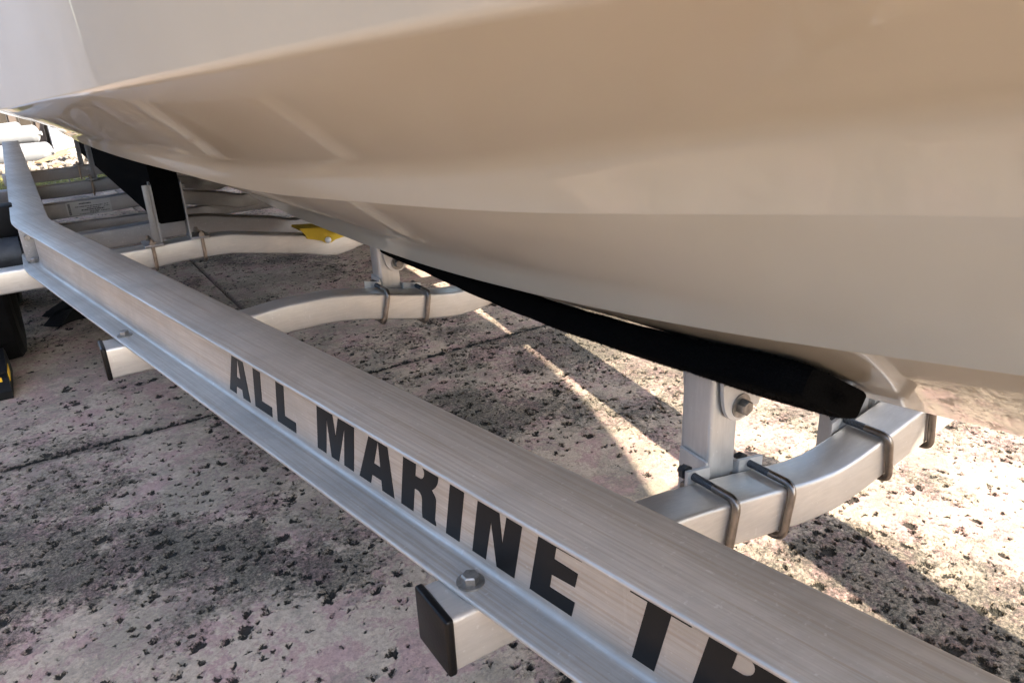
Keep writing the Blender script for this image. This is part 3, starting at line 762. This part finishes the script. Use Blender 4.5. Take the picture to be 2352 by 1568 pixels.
for side in (1, -1):
    mx = M2(side)
    # dull hub drum and bolted spring hanger against the beam web
    bm = bmesh.new(); cyl(bm, (mx(-.150), 3.06, -.565), (mx(-.072), 3.06, -.565), .062, 32); cyl(bm, (mx(-.072), 3.06, -.565), (mx(-.05), 3.06, -.565), .045, 24)
    finish('axle_drum', bm, M_drum, trailer)
    bm = bmesh.new(); xa, xb = sorted((mx(-.062), mx(-.016)))
    box(bm, xa, xb, 2.86, 3.02, ZT-H+FT, -.425, .004); 
    finish('axle_hanger', bm, M_tube_shaded, beam if side > 0 else beam2)
    bm = bmesh.new(); hexhead(bm, (mx(-.042), 2.865, -.478), (0, -1, 0), .011, .012, .016); finish('hanger_bolt', bm, M_bolt, beam if side > 0 else beam2, angle=30)
    bm = bmesh.new(); hexhead(bm, (mx(-.04), 2.83, ZT-H+FT), (0, 0, 1), .013, .013, .018)
    finish('beam_bolt', bm, M_bolt, beam if side > 0 else beam2, angle=30)
    bm = bmesh.new(); xa, xb = sorted((mx(-.16), mx(-.064))); box(bm, xa, xb, 3.12, 3.22, -.515, -.405, .008)
    xa, xb = sorted((mx(-.125), mx(-.064))); box(bm, xa, xb, 3.13, 3.21, -.535, -.51, .006)
    finish('bump_stop', bm, M_black, trailer)
    # aluminium fender over both wheels
    bm = bmesh.new(); xa, xb = sorted((mx(-.41), mx(-.135))); secs = []
    arc = [(3.08, -.52), (3.13, -.40), (3.22, -.345), (3.40, -.335), (4.45, -.335), (4.64, -.345), (4.73, -.40), (4.78, -.52)]
    sweep(bm, [[Vector((xa, y, z)), Vector((xb, y, z)), Vector((xb, y, z-.004)), Vector((xa, y, z-.004))] for y, z in arc])
    finish('fender', bm, M_plate, trailer, angle=25)
    # torsion axle tubes
    for yc in (3.50, 4.36):
        bm = bmesh.new(); 
        if side > 0: box(bm, -.15, 2*XC+.15, yc-.03, yc+.03, -.745, -.685, .006); finish('axle', bm, M_tube_shaded, trailer)
# coupler end, outside the picture: the beams meet in a tongue
bm = bmesh.new(); box(bm, XC-.05, XC+.05, -2.3, .25, -.75, -.652, .006)
finish('tongue', bm, M_tube, trailer)
bm = bmesh.new(); box(bm, .56, 2*XC-.56, -1.2, -1.12, -.636, -.566, .006); finish('crossmember', bm, M_tube, trailer)

# wheel chock -----------------------------------------------------------
bm = bmesh.new()
prism(bm, [(2.98, -1.048), (3.30, -1.048), (3.30, -1.02), (3.24, -.95), (3.17, -.915), (3.10, -.94), (3.02, -.985), (2.98, -1.02)], None, -.36, -.215, lambda a, c, d: Vector((d, a, c)))
for k in range(4): box(bm, -.355, -.22, 3.03+.0, 3.035, -1.035+k*.022, -1.028+k*.022)
ch = top('wheel_chock', bm, M_black, (-.29, 3.14, -1.05), smooth=False); tag(ch, 'black plastic wheel chock with yellow sticker against the trailer tyre', 'wheel chock')
bm = bmesh.new(); box(bm, -.214, -.212, 3.03, 3.13, -1.0, -.965, 0); box(bm, -.33, -.235, 3.012, 3.014, -.999, -.975)
finish('yellow_sticker', bm, M_yellow_tag, ch, smooth=False)

# crumpled black cloth lying under the frame
bm = bmesh.new(); N_ = 46
gr = []
for i in range(N_+1):
    row = []
    for j in range(N_+1):
        u_, v_ = i/N_, j/N_
        x = -.06+.62*u_; y = 3.72+(.30+.18*math.sin(u_*3.1))*v_+.10*math.sin(u_*7)
        e = min(u_, v_, 1-u_, 1-v_)
        z = -1.046+min(1, e*7)*(.008+.03*max(0, math.sin(u_*9+v_*4))*abs(math.sin(v_*7+1.3*u_*5))+.03*math.sin(u_*23)*math.sin(v_*19)*.4+.012)
        x += .03*math.sin(v_*11+u_*3); y += .03*math.sin(u_*13)
        row.append(bm.verts.new((x, y, z)))
    gr.append(row)
for i in range(N_):
    for j in range(N_): bm.faces.new((gr[i][j], gr[i+1][j], gr[i+1][j+1], gr[i][j+1]))
bmesh.ops.solidify(bm, geom=bm.faces[:], thickness=.002)
tag(top('black_cloth', bm, M_cloth, (.1, 3.5, -1.05)), 'crumpled black cloth lying on the concrete under the trailer beam', 'cloth')

# ------------------------------------------------------------------ background beyond the stern
fence = empty('timber_fence', (-.1, 13.6, -1.07)); tag(fence, 'mottled dark brown board fence with pale uprights behind the trailer', 'fence')
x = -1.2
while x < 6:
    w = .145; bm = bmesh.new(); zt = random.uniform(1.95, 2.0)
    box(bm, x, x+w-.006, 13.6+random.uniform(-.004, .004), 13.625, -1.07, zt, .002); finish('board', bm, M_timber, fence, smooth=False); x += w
for x in (.015, .335, 1.4, 2.45, 3.5, 4.55):
    bm = bmesh.new(); box(bm, x-.04, x+.055, 13.52, 13.595, -1.07, 2.05, .004); finish('upright', bm, M_post_wood, fence, smooth=False)
ww = bmesh.new(); box(ww, .43, 2.6, 12.9, 13.3, -1.08, -.36, .02)
tag(top('white_wall', ww, M_whitewall, (1.5, 13.1, -1.08), smooth=False), 'low sunlit white rendered wall in front of the board fence', 'wall')
bm = bmesh.new(); box(bm, -12, 14, 8.61, 40, -1.30, -1.068)
def capsule(p0, p1, r_, label, ):
    p0, p1 = Vector(p0), Vector(p1); d = (p1-p0).normalized(); L_ = (p1-p0).length
    bm = bmesh.new(); bmesh.ops.create_uvsphere(bm, u_segments=28, v_segments=20, radius=r_)
    for v in bm.verts:
        v.co.z = v.co.z*.55; v.co.z += (L_/2 if v.co.z > 0 else -L_/2)
    q = d.to_track_quat('Z', 'Y').to_matrix()
    for v in bm.verts: v.co = q @ v.co+(p0+p1)/2
    cyl(bm, p1+d*r_*.5, p1+d*(r_*.5+.04), .03, 12)
    o = top('boat_fender', bm, M_fender, ((p0+p1)/2), angle=60); tag(o, label, 'boat fender', 'white boat fenders piled by the fence'); return o
capsule((-.55, 12.3, -.94), (.30, 11.9, -.91), .135, 'lowest and nearest white boat fender lying on the rubble by the fence')
capsule((-.6, 12.75, -.74), (.22, 12.45, -.70), .125, 'upper right white boat fender resting on the pile by the fence')
capsule((-.75, 13.1, -.72), (.05, 12.9, -.66), .12, 'rearmost white boat fender against the brown board fence')
bm = bmesh.new()
for _ in range(420):
    x, y = random.uniform(-.9, 1.6), random.uniform(10.9, 13.1); s_ = random.uniform(.015, .06)
    vs = bmesh.ops.create_icosphere(bm, subdivisions=1, radius=s_, matrix=Matrix.Translation((x, y, -1.06+s_*.4)))['verts']
    for v in vs: v.co += Vector((random.gauss(0, s_*.2), random.gauss(0, s_*.2), random.gauss(0, s_*.12)))
tag(top('rubble', bm, M_rubble, (.3, 12, -1.07), smooth=False), 'sunlit scatter of pale broken masonry beyond the trailer', 'rubble', kind='stuff')
for i, (a, c, w, lb) in enumerate((((.16, 11.5, -1.0), (.55, 11.9, -.93), .045, 'short pine board lying low on the rubble nearest the trailer'), ((.30, 12.2, -.98), (.95, 12.5, -.86), .04, 'long pine board leaning across the rubble behind the short one'), ((.0, 11.3, -1.04), (.40, 11.2, -1.03), .05, 'flat pine offcut on the ground in front of the rubble'))):
    a, c = Vector(a), Vector(c); bm = bmesh.new(); box(bm, -w, w, 0, (c-a).length, -.012, .012, .002)
    q = (c-a).to_track_quat('Y', 'Z').to_matrix().to_4x4(); q.translation = a
    for v in bm.verts: v.co = q @ v.co
    tag(top('timber_offcut', bm, M_plank, a, smooth=False), lb, 'board', 'pine boards on the rubble')
# house on the near side, seen only as a reflection in the hull
house = empty('house', (-8, -13, -1.07)); tag(house, 'pink rendered house standing well behind the photographer', 'house')
bm = bmesh.new(); box(bm, -14, -3, -16, -10, -1.07, 2.2); finish('wall', bm, M_stucco, house, smooth=False)
bm = bmesh.new(); box(bm, -14.4, -2.6, -16.4, -9.6, 2.2, 2.4); finish('roof', bm, M_whitewall, house, smooth=False)
for x0 in (-12.6, -9.2, -5.9):
    bm = bmesh.new(); box(bm, x0, x0+1.5, -10.03, -9.96, -.2, 1.0); fr = finish('window', bm, M_whitewall, house, smooth=False)
    bm = bmesh.new(); box(bm, x0+.07, x0+1.43, -9.958, -9.95, -.13, .93); finish('pane', bm, M_decal, fr, smooth=False)

bw = bmesh.new(); box(bw, -5.4, -5.2, -7, 13.4, -1.07, 1.5); box(bw, -5.45, -5.15, -7.05, 13.4, 1.5, 1.57)  # unseen wall, added to block the low sky and darken the hull side
box(bw, -5.19, -1.21, 13.55, 13.75, -1.07, 1.9); box(bw, -5.19, -1.21, 13.5, 13.8, 1.9, 1.97)
tag(top('sky_block_wall', bw, M_greywall, (-5.3, 4, -1.07), smooth=False), 'long lavender grey wall added out of view to dim and tint the hull side', 'wall')

# ------------------------------------------------------------------ lift everything so that the ground lies at z = 0
for o in sc.objects:
    if o.parent is None: o.location.z += GZ
